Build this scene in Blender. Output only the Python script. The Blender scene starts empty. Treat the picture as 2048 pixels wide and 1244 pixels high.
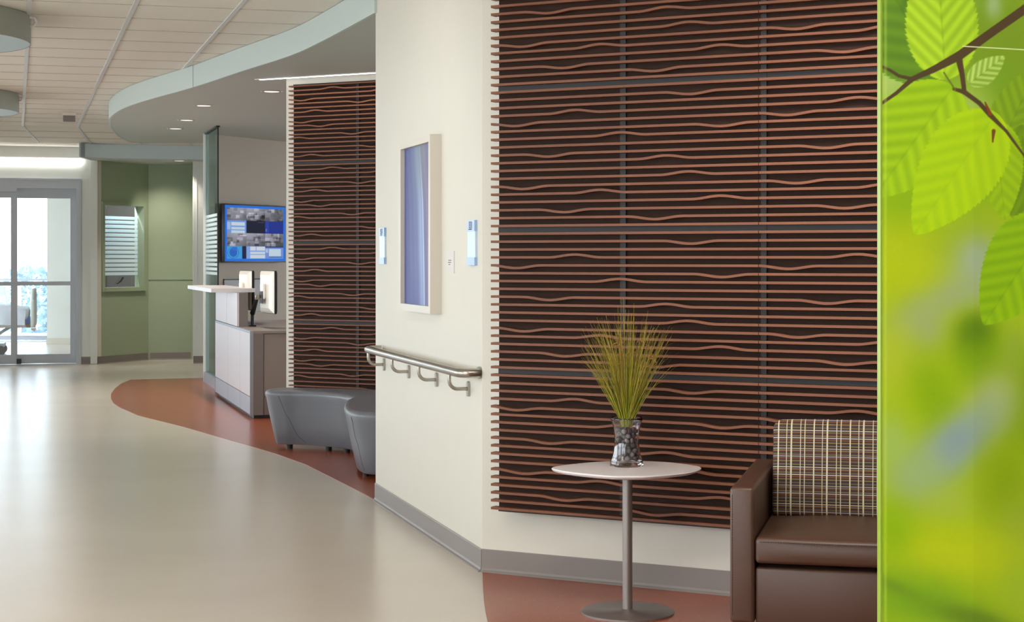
import bpy, bmesh, math, random
import numpy as np
from mathutils import Vector, Matrix
random.seed(7)
PI = math.pi
C = bpy.context.scene.collection
def rad(d): return d*PI/180

# ------------------------------------------------------------------ materials
def s2l(c):
    return tuple(((x/12.92) if x <= 0.04045 else ((x+0.055)/1.055)**2.4) for x in c)
def rgb(r, g, b): return s2l((r/255, g/255, b/255))
MATS = {}
class NT:
    def __init__(s, m): s.t = m.node_tree; s.n = s.t.nodes; s.l = s.t.links
    def new(s, typ, **kw):
        n = s.n.new(typ)
        for k, v in kw.items(): setattr(n, k, v)
        return n
    def link(s, a, b): s.l.new(a, b)
    def math(s, op, a, b=None):
        n = s.new('ShaderNodeMath', operation=op)
        for i, v in enumerate((a, b)):
            if v is None: continue
            if isinstance(v, (int, float)): n.inputs[i].default_value = v
            else: s.link(v, n.inputs[i])
        return n.outputs[0]
    def mix(s, f, a, b, blend='MIX'):
        n = s.new('ShaderNodeMix', data_type='RGBA', blend_type=blend)
        for sock, v in ((n.inputs[0], f), (n.inputs[6], a), (n.inputs[7], b)):
            if isinstance(v, (int, float)): sock.default_value = v
            elif isinstance(v, tuple): sock.default_value = (*v[:3], 1)
            else: s.link(v, sock)
        return n.outputs[2]
def mat(name, col, rough=0.5, metal=0.0, noise=0.0, nscale=8.0, bump=0.0, bscale=200.0, spec=0.5, coat=0.0, stretch=None, speckle=None):
    if name in MATS: return MATS[name]
    m = bpy.data.materials.new(name); m.use_nodes = True
    t = NT(m); b = t.n['Principled BSDF']
    b.inputs['Base Color'].default_value = (*col, 1)
    b.inputs['Roughness'].default_value = rough; b.inputs['Metallic'].default_value = metal
    b.inputs['Specular IOR Level'].default_value = spec
    b.inputs['Coat Weight'].default_value = coat; b.inputs['Coat Roughness'].default_value = 0.15
    tc = t.new('ShaderNodeTexCoord'); vec = tc.outputs['Object']
    if stretch:
        mp = t.new('ShaderNodeMapping'); mp.inputs['Scale'].default_value = stretch
        t.link(vec, mp.inputs[0]); vec = mp.outputs[0]
    cur = None
    nz = t.new('ShaderNodeTexNoise'); nz.inputs['Scale'].default_value = nscale; nz.inputs['Detail'].default_value = 4
    t.link(vec, nz.inputs['Vector'])
    f = t.math('MULTIPLY', nz.outputs['Fac'], noise*2)
    f = t.math('ADD', f, 1-noise)
    vm = t.new('ShaderNodeVectorMath', operation='SCALE')
    vm.inputs[0].default_value = col; t.link(f, vm.inputs['Scale'])
    cur = vm.outputs[0]
    if speckle:
        scale, thr, scol = speckle
        n2 = t.new('ShaderNodeTexNoise'); n2.inputs['Scale'].default_value = scale; n2.inputs['Detail'].default_value = 2
        t.link(tc.outputs['Object'], n2.inputs['Vector'])
        g = t.math('GREATER_THAN', n2.outputs['Fac'], thr)
        cur = t.mix(g, cur, scol)
    t.link(cur, b.inputs['Base Color'])
    if bump:
        n3 = t.new('ShaderNodeTexNoise'); n3.inputs['Scale'].default_value = bscale
        t.link(vec, n3.inputs['Vector'])
        bp = t.new('ShaderNodeBump'); bp.inputs['Strength'].default_value = bump; bp.inputs['Distance'].default_value = 0.002
        t.link(n3.outputs['Fac'], bp.inputs['Height']); t.link(bp.outputs[0], b.inputs['Normal'])
    MATS[name] = m; return m
def emit(name, col, strength):
    m = bpy.data.materials.new(name); m.use_nodes = True; t = NT(m)
    b = t.n['Principled BSDF']; b.inputs['Base Color'].default_value = (*col, 1)
    b.inputs['Emission Color'].default_value = (*col, 1); b.inputs['Emission Strength'].default_value = strength
    MATS[name] = m; return m
def vcol(name, rough=0.5, emission=0.0, coat=0.0):
    m = bpy.data.materials.new(name); m.use_nodes = True; t = NT(m); b = t.n['Principled BSDF']
    a = t.new('ShaderNodeVertexColor', layer_name='Col')
    t.link(a.outputs[0], b.inputs['Base Color']); b.inputs['Roughness'].default_value = rough
    b.inputs['Coat Weight'].default_value = coat; b.inputs['Coat Roughness'].default_value = 0.08
    if emission:
        b.inputs['Base Color'].default_value = (0.01, 0.01, 0.01, 1)
        t.l.remove(b.inputs['Base Color'].links[0])
        t.link(a.outputs[0], b.inputs['Emission Color']); b.inputs['Emission Strength'].default_value = emission
    MATS[name] = m; return m
def pane(name, tint=(0.94, 0.965, 0.98), refl=0.07, frost=0.0):
    m = bpy.data.materials.new(name); m.use_nodes = True; t = NT(m); t.n.remove(t.n['Principled BSDF'])
    out = t.n['Material Output']
    tr = t.new('ShaderNodeBsdfTransparent'); tr.inputs[0].default_value = (*tint, 1)
    gl = t.new('ShaderNodeBsdfGlossy'); gl.inputs['Roughness'].default_value = 0.03
    mx = t.new('ShaderNodeMixShader'); mx.inputs[0].default_value = refl
    t.link(tr.outputs[0], mx.inputs[1]); t.link(gl.outputs[0], mx.inputs[2])
    t.link(mx.outputs[0], out.inputs[0]); MATS[name] = m; return m
def frosted(name, col):
    m = bpy.data.materials.new(name); m.use_nodes = True; t = NT(m); t.n.remove(t.n['Principled BSDF'])
    out = t.n['Material Output']
    d = t.new('ShaderNodeBsdfDiffuse'); d.inputs[0].default_value = (*col, 1)
    tl = t.new('ShaderNodeBsdfTranslucent'); tl.inputs[0].default_value = (*col, 1)
    mx = t.new('ShaderNodeMixShader'); mx.inputs[0].default_value = 0.5
    t.link(d.outputs[0], mx.inputs[1]); t.link(tl.outputs[0], mx.inputs[2])
    t.link(mx.outputs[0], out.inputs[0]); MATS[name] = m; return m

M_cream = mat('cream_wall_paint', rgb(212, 207, 194), 0.6, noise=0.02, bump=0.03, bscale=90)
M_doorwall = mat('pale_wall_paint', rgb(226, 230, 224), 0.6, noise=0.02)
M_base = mat('grey_rubber_base', rgb(130, 122, 118), 0.42, noise=0.03, nscale=3)
M_floor = mat('cream_sheet_floor', rgb(208, 198, 185), 0.24, noise=0.07, nscale=1.3, speckle=(260, 0.70, rgb(176, 158, 134)), spec=0.75)
M_terra = mat('terracotta_sheet_floor', rgb(152, 76, 46), 0.27, noise=0.08, nscale=1.5, speckle=(190, 0.71, rgb(205, 130, 84)), spec=0.5)
M_tile = mat('ceiling_tile', rgb(232, 225, 214), 0.9, noise=0.03, nscale=2, bump=0.1, bscale=300)
M_grid = mat('ceiling_grid', rgb(210, 212, 212), 0.5)
M_gap = mat('ceiling_gap', rgb(182, 174, 162), 0.9)
M_soffit = mat('soffit_paint', rgb(186, 190, 184), 0.55, noise=0.02)
M_fascia = mat('pale_teal_fascia', rgb(194, 206, 202), 0.5)
M_fasc2 = mat('lightened_fascia', rgb(206, 222, 226), 0.5)  # paler copy of the fascia colour, making up for dim light at the alcove
M_drum = mat('olive_grey_fascia', rgb(150, 152, 140), 0.5)
M_drumb = mat('pale_blue_soffit', rgb(184, 202, 206), 0.5)
M_green = mat('sage_green_paint', rgb(156, 168, 142), 0.6, noise=0.02)
M_taupe = mat('taupe_wall', rgb(168, 156, 142), 0.6, noise=0.02)
M_steel = mat('brushed_steel', rgb(178, 172, 164), 0.28, 1.0, noise=0.05, nscale=20, stretch=(1, 1, 30))
M_alu = mat('satin_aluminium', rgb(160, 165, 172), 0.4, 0.6)
M_frame = mat('door_aluminium', rgb(190, 196, 204), 0.4, 0.2)
M_satin = mat('satin_steel', rgb(150, 142, 138), 0.42, .75)
M_white = mat('white_solid_surface', rgb(228, 222, 222), 0.35)
M_slat = mat('walnut_slat', rgb(118, 73, 51), 0.5, spec=.3, noise=0.22, nscale=3, stretch=(1, 10, 10))
M_back = mat('dark_backing', rgb(54, 36, 28), 0.8, spec=.2, noise=0.1, nscale=60)
M_rail = mat('charcoal_rail', rgb(42, 37, 36), 0.6)
M_leather = mat('brown_vinyl', rgb(84, 59, 47), 0.36, noise=0.05, nscale=6, bump=0.12, bscale=260)
M_stitch = mat('dark_stitching', rgb(52, 36, 30), 0.8)
M_vinyl = mat('grey_vinyl', rgb(110, 111, 117), 0.36, noise=0.03, nscale=5)
M_seam = mat('grey_seam', rgb(84, 85, 92), 0.6)
M_black = mat('black_plastic', rgb(24, 24, 26), 0.4)
M_lam = mat('lilac_white_laminate', rgb(206, 200, 202), 0.35)
M_lamg = mat('taupe_laminate', rgb(140, 128, 120), 0.4)
M_lamd = mat('grey_laminate', rgb(120, 110, 106), 0.4)
M_kick = mat('blue_grey_kick', rgb(164, 172, 184), 0.3, 0.4)
M_wplast = mat('white_plastic', rgb(228, 222, 212), 0.25)
M_frameart = mat('champagne_frame', rgb(206, 198, 184), 0.4)
M_signb = mat('pale_blue_sign', rgb(150, 176, 212), 0.3)
M_signw = mat('sign_insert', rgb(190, 207, 224), 0.3)
M_ink = mat('grey_ink', rgb(90, 84, 90), 0.7)
M_label = mat('pale_label', rgb(210, 204, 200), 0.5)
M_bed = mat('bed_plastic', rgb(206, 210, 200), 0.4)
M_sheet = mat('white_bed_linen', rgb(214, 220, 230), 0.8)
M_blue = mat('blue_plastic', rgb(50, 110, 200), 0.4)
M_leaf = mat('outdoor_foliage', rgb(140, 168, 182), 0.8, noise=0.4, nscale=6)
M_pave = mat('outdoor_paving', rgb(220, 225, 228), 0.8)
M_lampw = emit('lamp_white', (1, 0.95, 0.88), 12)
M_strip = emit('strip_light', (1, 0.98, 0.94), 9)
M_slot = emit('slot_light', (1, .97, .93), 4)
M_dl = emit('downlight_lens', (1, 0.9, 0.84), .8)
M_pane = pane('clear_pane')
M_frost = frosted('frosted_film', rgb(236, 246, 248))
M_teal = pane('teal_screen_glass', tint=(0.74, 0.86, 0.86), refl=0.12)

# ------------------------------------------------------------------ mesh builder
class MB:
    def __init__(s): s.v = []; s.f = []; s.c = []
    def add(s, vs, fs):
        o = len(s.v); s.v += [tuple(v) for v in vs]; s.f += [tuple(i+o for i in f) for f in fs]; return s
    def box(s, x0, x1, y0, y1, z0, z1):
        vs = [(x, y, z) for z in (z0, z1) for y in (y0, y1) for x in (x0, x1)]
        return s.add(vs, [(0,2,3,1),(4,5,7,6),(0,1,5,4),(2,6,7,3),(0,4,6,2),(1,3,7,5)])
    def prism(s, pts, z0, z1):
        n = len(pts)
        ar = sum(pts[i][0]*pts[(i+1)%n][1]-pts[(i+1)%n][0]*pts[i][1] for i in range(n))
        if ar < 0: pts = pts[::-1]
        vs = [(x, y, z0) for x, y in pts]+[(x, y, z1) for x, y in pts]
        fs = [tuple(range(n))[::-1], tuple(range(n, 2*n))]+[(i, (i+1)%n, n+(i+1)%n, n+i) for i in range(n)]
        return s.add(vs, fs)
    def rbox(s, x0, x1, y0, y1, z0, z1, r=0.01, seg=3):
        bm = bmesh.new(); bmesh.ops.create_cube(bm, size=1)
        for v in bm.verts: v.co = Vector(((x0+x1)/2+v.co.x*(x1-x0), (y0+y1)/2+v.co.y*(y1-y0), (z0+z1)/2+v.co.z*(z1-z0)))
        bmesh.ops.bevel(bm, geom=bm.edges[:], offset=r, segments=seg, affect='EDGES', profile=0.5)
        bm.verts.index_update(); s.add([v.co[:] for v in bm.verts], [[v.index for v in f.verts] for f in bm.faces]); bm.free(); return s
    def tube(s, path, r, n=12, cap=True):
        P = [Vector(p) for p in path]; rs = r if isinstance(r, (list, tuple)) else [r]*len(P)
        up = None; rings = []
        for i, p in enumerate(P):
            t = (P[min(i+1, len(P)-1)]-P[max(i-1, 0)]).normalized()
            if up is None:
                up = Vector((0, 0, 1)) if abs(t.z) < 0.9 else Vector((1, 0, 0))
            up = (up-t*up.dot(t)).normalized(); sd = t.cross(up)
            rings.append([p+(up*math.cos(2*PI*k/n)+sd*math.sin(2*PI*k/n))*rs[i] for k in range(n)])
        vs = [v for rg in rings for v in rg]
        fs = [(i*n+k, i*n+(k+1)%n, (i+1)*n+(k+1)%n, (i+1)*n+k) for i in range(len(P)-1) for k in range(n)]
        if cap: fs += [tuple(range(n))[::-1], tuple(range((len(P)-1)*n, len(P)*n))]
        return s.add(vs, fs)
    def lathe(s, prof, n=48, c=(0, 0), capb=True, capt=True):
        vs = [(c[0]+r*math.cos(2*PI*k/n), c[1]+r*math.sin(2*PI*k/n), z) for r, z in prof for k in range(n)]
        fs = [(i*n+k, i*n+(k+1)%n, (i+1)*n+(k+1)%n, (i+1)*n+k) for i in range(len(prof)-1) for k in range(n)]
        if capb: fs.append(tuple(range(n))[::-1])
        if capt: fs.append(tuple(range((len(prof)-1)*n, len(prof)*n)))
        return s.add(vs, fs)
    def build(s, name, m, parent=None, smooth=False, loc=None, rz=None, fix=True):
        me = bpy.data.meshes.new(name); me.from_pydata(s.v, [], s.f); me.update()
        if fix:
            bm = bmesh.new(); bm.from_mesh(me); bmesh.ops.recalc_face_normals(bm, faces=bm.faces[:]); bm.to_mesh(me); bm.free()
        me.materials.append(m)
        if smooth:
            me.shade_smooth()
            if smooth != 'all': me.set_sharp_from_angle(angle=rad(38))
        o = bpy.data.objects.new(name, me); C.objects.link(o)
        if parent: o.parent = parent
        if loc: o.location = loc
        if rz is not None: o.rotation_euler = (0, 0, rz)
        return o
def thing(name, label, cat, loc=(0, 0, 0), rz=0, group=None):
    o = bpy.data.objects.new(name, None); C.objects.link(o); o.empty_display_size = 0.1
    o.location = loc; o.rotation_euler = (0, 0, rz); return tag(o, label, cat, group)
def tag(o, label, cat, group=None):
    o['label'] = label; o['category'] = cat
    if group: o['group'] = group
    return o
def struct(o): o['kind'] = 'structure'; return o
def text(name, body, size, m, parent, loc, rot, ext=0.0006):
    cu = bpy.data.curves.new(name, 'FONT'); cu.body = body; cu.size = size; cu.extrude = ext; cu.align_x = 'CENTER'; cu.align_y = 'CENTER'
    cu.materials.append(m); tmp = bpy.data.objects.new(name, cu); C.objects.link(tmp)
    bpy.context.view_layer.update()
    me = bpy.data.meshes.new_from_object(tmp.evaluated_get(bpy.context.evaluated_depsgraph_get())); bpy.data.objects.remove(tmp)
    o = bpy.data.objects.new(name, me); C.objects.link(o); o.parent = parent
    o.location = loc; o.rotation_euler = rot; return o
def catmull(pts, sub=8, closed=True):
    n = len(pts); out = []
    for i in range(n if closed else n-1):
        if closed: p = [Vector(pts[(i+j) % n]) for j in (-1, 0, 1, 2)]
        else: p = [Vector(pts[max(0, min(n-1, i+j))]) for j in (-1, 0, 1, 2)]
        for k in range(sub):
            t = k/sub
            out.append(tuple(0.5*((2*p[1])+(p[2]-p[0])*t+(2*p[0]-5*p[1]+4*p[2]-p[3])*t*t+(3*p[1]-p[0]-3*p[2]+p[3])*t**3)))
    if not closed: out.append(tuple(pts[-1]))
    return out
def offset_loop(pts, d):
    n = len(pts); out = []
    for i in range(n):
        a = Vector(pts[i-1][:2]); b = Vector(pts[(i+1) % n][:2]); t = (b-a).normalized()
        out.append((pts[i][0]-t.y*d, pts[i][1]+t.x*d))
    return out
def colour_grid(name, w, h, nx, ny, fn, m, parent, origin=(0, 0, 0)):
    """flat print lying in local xz, facing -y; fn(U,V)->(...,3) sRGB 0..255, U right, V down, both 0..1"""
    us = np.linspace(0, 1, nx+1); vs = np.linspace(0, 1, ny+1)
    U, V = np.meshgrid(us, vs)
    co = np.stack([origin[0]+U*w, np.full_like(U, origin[1]), origin[2]+(1-V)*h], -1).reshape(-1, 3)
    idx = np.arange((nx+1)*(ny+1)).reshape(ny+1, nx+1)
    f = np.stack([idx[1:, :-1], idx[1:, 1:], idx[:-1, 1:], idx[:-1, :-1]], -1).reshape(-1, 4)
    me = bpy.data.meshes.new(name); me.from_pydata(co.tolist(), [], f.tolist()); me.update()
    col = np.clip(fn(U, V).reshape(-1, 3)/255.0, 0, 1)
    lin = np.where(col <= 0.04045, col/12.92, ((col+0.055)/1.055)**2.4)
    at = me.color_attributes.new('Col', 'FLOAT_COLOR', 'POINT')
    at.data.foreach_set('color', np.concatenate([lin, np.ones((len(lin), 1))], 1).astype(np.float32).ravel())
    me.materials.append(m); o = bpy.data.objects.new(name, me); C.objects.link(o)
    if parent: o.parent = parent
    return o

# ------------------------------------------------------------------ plan of the place (metres)
E = 1.385
CZ = 2.97          # tiled ceiling
SZ = 2.79          # underside of the curved soffit
dA = Vector((-0.2768, 0.9609)); dB = Vector((0.8837, -0.468)); dD = Vector((0.468, 0.8837)); dE = Vector((0.9609, 0.2768))
aA, aB, aD, aE = rad(106.07), rad(-27.9), rad(62.1), rad(16.07)
K = Vector((-0.1315, 7.627))               # corner between handrail wall and lounge wall
Aend = K+dA*2.346
W0 = Vector((-1.762, 13.465))              # free end of the wall behind the bench
D0 = Vector((-3.34, 19.60))                # free end of the wall with the screen
P0 = Vector((-6.608, 22.263))              # reference point on the door wall
G0 = Vector((-5.432, 22.602)); G1 = Vector((-4.96, 23.54)); G2 = Vector((-4.383, 23.706)); PL = Vector((-4.207, 22.75))
def V2(v): return (v.x, v.y)

# ------------------------------------------------------------------ floor
struct(MB().box(-16, 9, -2.5, 29.2, -0.1, 0).build('floor', M_floor))
ipx = [(-3.39,18.9)]
edge = [(388,756.4),(320,758),(261,759.6),(243,767),(230,777),(222,788),(222,798),(227,807),(240,815.7),(276,831),(320,842),(370,854.5),(430,872),(500,892),(560,910.6),(611,929),(658,952.5),(709,978),(753,1001.5)]
pl = []
for x, y in edge:
    Z = 3450*E/(y-517); pl.append(((x-1024)/3450*Z, Z))
inl = [(3.5, 19.95), *pl[0:1]]
inl = pl+[V2(Aend), V2(Aend+dD*2.7), (3.5, 13.5), (3.5, 21.5), (-2.6, 20.0)]
struct(MB().prism(inl, 0.0, 0.002).build('floor', M_terra))
edge2 = [(965,1147.4),(965.5,1165),(966.5,1185),(968,1204),(971,1225),(975,1244),(984,1290),(1000,1350),(1030,1430),(1080,1540)]
pl2 = [(K.x-0.0, K.y)]
for x, y in edge2:
    Z = 3450*E/(y-517); pl2.append(((x-1024)/3450*Z, Z))
pl2 += [(2.0, 3.6), (5.0, 3.0), V2(K+dB*5.5)]
struct(MB().prism(pl2, 0.0, 0.002).build('floor', M_terra))

# ------------------------------------------------------------------ walls
t = 0.12
mit = Vector((0.8434, 0.685))*t
inA = -Vector((-0.9609, -0.2768)); inB = Vector((0.468, 0.8837))
struct(MB().prism([V2(K), V2(Aend), V2(Aend+inA*t), V2(K+mit)], 0, CZ).build('wall_handrail', M_cream))
struct(MB().prism([V2(K), V2(K+mit), V2(K+dB*6+inB*t), V2(K+dB*6)], 0, CZ).build('wall_lounge', M_cream))
struct(MB().prism([V2(Aend+inA*t), V2(Aend), V2(Aend+dD*2.70), V2(Aend+dD*2.70+dB*t), V2(Aend+dB*t*1.08+dD*0.0)], 0, CZ).build('wall_recess_side', M_cream))
struct(MB().prism([V2(W0), V2(W0+dB*2.549), V2(W0+dB*2.549+dD*.15), V2(W0+dD*.15)], 0, SZ).build('wall_bench', M_cream))
struct(MB().prism([V2(D0-dD*.06), V2(D0+dD*4), V2(D0+dD*4-dB*.12), V2(D0-dD*.06-dB*.12)], 0, SZ).build('wall_screen', M_taupe))
# screen wall: sunk panel behind the desk
# door wall (local frame at P0, x along wall, -y towards viewer)
m = MB()
m.box(-4.2, 1.0, 0, .15, 2.417, 2.85).box(1.0, 1.224, 0, .15, 0, 2.85).box(-4.2, -2.9, 0, .15, 0, 2.417)
struct(m.build('wall_door', M_doorwall, loc=(P0.x, P0.y, 0), rz=aE))
struct(MB().box(1.135, 1.222, -0.012, 0.0, 0, 2.84).build('trim_1', M_doorwall, loc=(P0.x, P0.y, 0), rz=aE))
uG = (G1-G0).normalized(); LG = (G1-G0).length; nG = Vector((-uG.y, uG.x)); aG = math.atan2(uG.y, uG.x)
# green wall with a window opening
w0, w1, wz0, wz1 = 0.13, 0.93, 1.00, 2.09
m = MB().box(0.075, w0, 0, .14, 0, 2.8).box(w1, LG+.03, 0, .14, 0, 2.8).box(w0, w1, 0, .14, 0, wz0).box(w0, w1, 0, .14, wz1, 2.8)
struct(m.build('wall_alcove_left', M_green, loc=(G0.x, G0.y, 0), rz=aG))
struct(MB().box(0, 0.075, 0, .14, 0, 2.8).build('trim_2', M_cream, loc=(G0.x, G0.y, 0), rz=aG))
m = MB().box(0, (G2-G1).length, 0, .12, 0, 2.8)
m.box(-.005, (G2-G1).length, -0.012, 0, 1.095, 1.125)
struct(m.build('wall_alcove_back', M_green, loc=(G1.x, G1.y, 0), rz=aE))
struct(MB().prism([V2(G2), V2(PL+Vector((0.01, 0.05))), V2(PL+Vector((.13, .08))), V2(G2+Vector((.14, 0)))], 0, 2.8).build('wall_alcove_right', M_green))
struct(MB().box(0, .13, -.03, .03, 0, 2.84).box(.045, .05, -.034, -.03, 0, 2.7).build('trim_3', M_doorwall, loc=(PL.x, PL.y, 0), rz=aE))
struct(MB().box(.13, 6.5, 0.04, .16, 0, 2.84).build('wall_back', M_doorwall, loc=(PL.x, PL.y, 0), rz=aE))
# far left side of the corridor, with daylight windows
LW = Vector((-2.05, 0)); 
m = MB(); Lw = 25.5
m.box(-4, Lw-2.6, 0, .15, 0, .5).box(-4, Lw-2.6, 0, .15, 2.6, CZ)
for a in (-4, -0.2, 3.6, 7.4, 11.2, 15.0, 18.8): m.box(a, a+.9, 0, .15, .5, 2.6)
m.box(19.7, Lw-2.6, 0, .15, .5, 2.6)
struct(m.build('wall_left', M_cream, loc=(LW.x, LW.y, 0), rz=aA))
struct(MB().box(-1.2, 9, -2.6, -2.45, 0, CZ).build('wall_behind_viewer', M_cream))
struct(MB().box(9, 9.15, -2.5, 22, 0, CZ).build('wall_right', M_cream))
# skirtings with a small coved toe
def base(name, L, loc, rz, out=-1, x0=0):
    m = MB(); y = out
    prof = [(0, .100), (.004, .100), (.006, .096), (.006, .018), (.010, .009), (.018, .003), (.020, 0), (0, 0)]
    vs = [(x, y*a, b) for x in (x0, L) for a, b in prof]; n = len(prof)
    m.add(vs, [tuple(range(n)), tuple(range(n, 2*n))[::-1]]+[(i, (i+1) % n, n+(i+1) % n, n+i) for i in range(n)])
    return struct(m.build(name, M_base, loc=loc, rz=rz))
base('baseboard_handrail', 2.346, (K.x, K.y, 0), aA, 1)
base('baseboard_lounge', 6, (K.x, K.y, 0.002), aB, -1)
base('baseboard_bench', 2.53, (W0.x, W0.y, 0.002), aB, -1)
base('baseboard_recess_side', 2.68, (Aend.x, Aend.y, 0.002), aD, 1)
base('baseboard_door', 1.224, (P0.x, P0.y, 0), aE, -1, 1.005)
base('baseboard_alcove_left', LG-.02, (G0.x, G0.y, 0), aG, -1)
base('baseboard_alcove_back', (G2-G1).length-.03, (G1.x, G1.y, 0), aE, -1, .02)
o = base('baseboard_back', 6, (PL.x-.0, PL.y-.0, 0), aE, -1, .0); o.location = (PL.x+.0083, PL.y-.0288, 0)

# ------------------------------------------------------------------ ceiling
O = Vector((-2.30, 10.58))
def AF(q, a, z): p = O+dE*q+dA*a; return (p.x, p.y, z)
AB, AC = 10.54, 11.65
m = MB()
def slab(q0, q1, a0, z0, a1, z1, th=0.05, sh0=0, sh1=0):
    lo = [AF(q0+sh0, a0, z0), AF(q1+sh0, a0, z0), AF(q1+sh1, a1, z1), AF(q0+sh1, a1, z1)]
    hi = [(x, y, z+th) for x, y, z in lo]
    m.add(lo+hi, [(0,3,2,1),(4,5,6,7),(0,1,5,4),(1,2,6,5),(2,3,7,6),(3,0,4,7)])
slab(-6.5, 11, -16, CZ, AB, CZ); slab(-6.5, 11, AB, CZ, AC, 2.84); slab(-6.5, 11, AC, 2.84, 12.6, 2.84)
struct(m.build('ceiling', M_tile))
m = MB()
for k in range(-7, 12):
    q = k*0.633
    slab(q-.014, q+.014, -16, CZ-.008, AB, CZ-.008, .009)
    slab(q-.014, q+.014, AB, CZ-.008, AC, 2.832, .009, 0, .2)
struct(m.build('trim_4', M_grid))
m = MB()
for j in range(-26, 18):
    a = j*0.61+.2
    slab(-6, 9, a-.003, CZ-.003, a+.003, CZ-.003, .004)
for a, z in ((AB+.35, CZ-.13*.35/1.11-.003), (AB+.75, CZ-.13*.75/1.11-.003)):
    slab(-6, 9, a-.006, z, a+.006, z, .004)
struct(m.build('trim_5', M_gap))
slope_end = AF(0, AC, 2.84)
# curved soffit
sp = [(-.766,9.85),(-1.185,11.07),(-1.508,11.91),(-2.01,12.93),(-2.593,14.13),(-3.246,15.34),(-3.651,16.21),(-3.97,17.13),(-4.14,17.8),(-4.29,18.5),(-4.512,19.82),(-4.595,20.77)]
sc = catmull([(x, y, 0) for x, y in sp], 6, False); sc = [(p[0], p[1]) for p in sc]
soff = sc+[(-4.2, 20.95), (-3.4, 21.05), (3.0, 22.8), (3.0, 12.4), V2(Aend+dD*2.70+dB*.05), V2(Aend+dD*.02+dB*.05)]
struct(MB().prism(soff, SZ, SZ+.17).build('ceiling', M_soffit))
def ribbon(line, z0, z1, off, th):
    a = []; b = []
    for i, p in enumerate(line):
        q0 = Vector(line[max(i-1, 0)]); q1 = Vector(line[min(i+1, len(line)-1)]); tt = (q1-q0).normalized(); n = Vector((-tt.y, tt.x))
        a.append(V2(Vector(p)+n*off)); b.append(V2(Vector(p)+n*(off+th)))
    return MB().prism(a+b[::-1], z0, z1)
struct(ribbon(sc+[(-4.5, 20.9), (-4.2, 20.99)], SZ-.003, SZ+.176, 0.0, .02).build('trim_6', M_fascia, smooth=True))
jp = Vector((-2.593, 14.13)); jt = (Vector((-3.246, 15.34))-jp).normalized(); ja = math.atan2(jt.y, jt.x)
struct(MB().box(-.004, .004, .018, .0215, SZ-.003, SZ+.176).build('trim_7', M_seam, loc=(jp.x, jp.y, 0), rz=ja))
# alcove soffit and its fascia
af = [(-5.44, 22.55), (-5.40, 21.66), (-5.24, 21.93), (-5.01, 22.06), (-4.65, 22.17), (-4.0, 22.28), (-2.0, 22.85), (-1.6, 24.0), (-4.0, 24.3), (-5.3, 24.2)]
af = [(-5.47, 22.52), (-5.43, 21.72), (-5.24, 21.90), (-5.01, 22.00), (-4.65, 22.12), (-4.0, 22.30), (2.5, 24.2), (2.5, 24.6), (-4.0, 24.3), (-5.3, 24.2)]
struct(MB().prism(af, 2.667, 2.84).build('ceiling', M_soffit))
struct(ribbon([(p[0], p[1]) for p in af[0:7]], 2.664, 2.839, 0.0, -.02).build('trim_8', M_fasc2))
# round ceiling clouds at the far left
def cloud(cx, cy, r, label):
    tt = thing('ceiling_cloud', label, 'ceiling fixture', (cx, cy, SZ), 0, 'round drums under the ceiling')
    MB().lathe([(r-.02, .178), (r, .178), (r, 0), (r-.004, -.002)], 72, capb=False, capt=False).build('drum_side', M_drum, tt, smooth=True)
    MB().lathe([(r-.005, 0), (r-.005, .012)], 72).build('drum_underside', M_drumb, tt)
    MB().lathe([(r*.62, .03), (r*.62, .179)], 48).build('mounting_box', M_white, tt)
    MB().tube([(r-.01, .10, .165), (r+.022, .11, .16), (r+.030, .12, .135), (r+.012, .13, .115), (r-.01, .13, .11)], .009, 8).build('hanger', M_white, tt)
cloud(-3.90, 11.12, .77, 'nearer round olive-grey drum below the tiled ceiling, top left corner')
cloud(-5.50, 16.45, .77, 'farther round olive-grey drum below the tiled ceiling, by the left edge')
# little sign box under the ceiling
tt = thing('ceiling_sign', 'small beige and grey box sign hanging from tiled ceiling before glass doors', 'sign', (-4.80, 18.7, 0), rad(14))
MB().box(-.072, .072, -.02, .02, 2.935, 2.968).build('canopy', M_cream, tt)
MB().box(-.064, .064, -.012, .012, 2.868, 2.935).build('sign_face', M_lamd, tt)

# ------------------------------------------------------------------ lamps in the ceiling
def spot(loc, target, energy, size=60, blend=.8, col=(1, .9, .78), radius=.05):
    l = bpy.data.lights.new('spot_lamp', 'SPOT'); l.energy = energy; l.spot_size = rad(size); l.spot_blend = blend; l.color = col; l.shadow_soft_size = radius
    o = bpy.data.objects.new('spot_lamp', l); C.objects.link(o); o.location = loc
    d = Vector(target)-Vector(loc); o.rotation_euler = d.to_track_quat('-Z', 'Y').to_euler(); return o
def area(loc, target, energy, sx, sy, col=(1, .95, .88), spread=180):
    l = bpy.data.lights.new('area_lamp', 'AREA'); l.shape = 'RECTANGLE'; l.size = sx; l.size_y = sy; l.energy = energy; l.color = col; l.spread = rad(spread)
    o = bpy.data.objects.new('area_lamp', l); C.objects.link(o); o.location = loc
    d = Vector(target)-Vector(loc); o.rotation_euler = d.to_track_quat('-Z', 'Y').to_euler(); return o
def downlight(x, y, z, label, energy):
    tt = thing('downlight', label, 'downlight', (x, y, z), 0, 'recessed downlights in the soffit')
    MB().lathe([(.062, -.001), (.088, -.006), (.092, 0.0), (.07, 0.0)], 32, capb=False, capt=False).build('trim_ring', M_steel, tt, smooth=True)
    MB().lathe([(.062, -.004), (.062, -.001)], 32).build('lens', M_dl, tt)
    spot((x, y, z-.03), (x, y, 0), energy*4.2, 100, .9)
downlight(-2.02, 14.5, SZ, 'chrome recessed downlight nearest the slatted panels behind the bench', 16)
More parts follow.
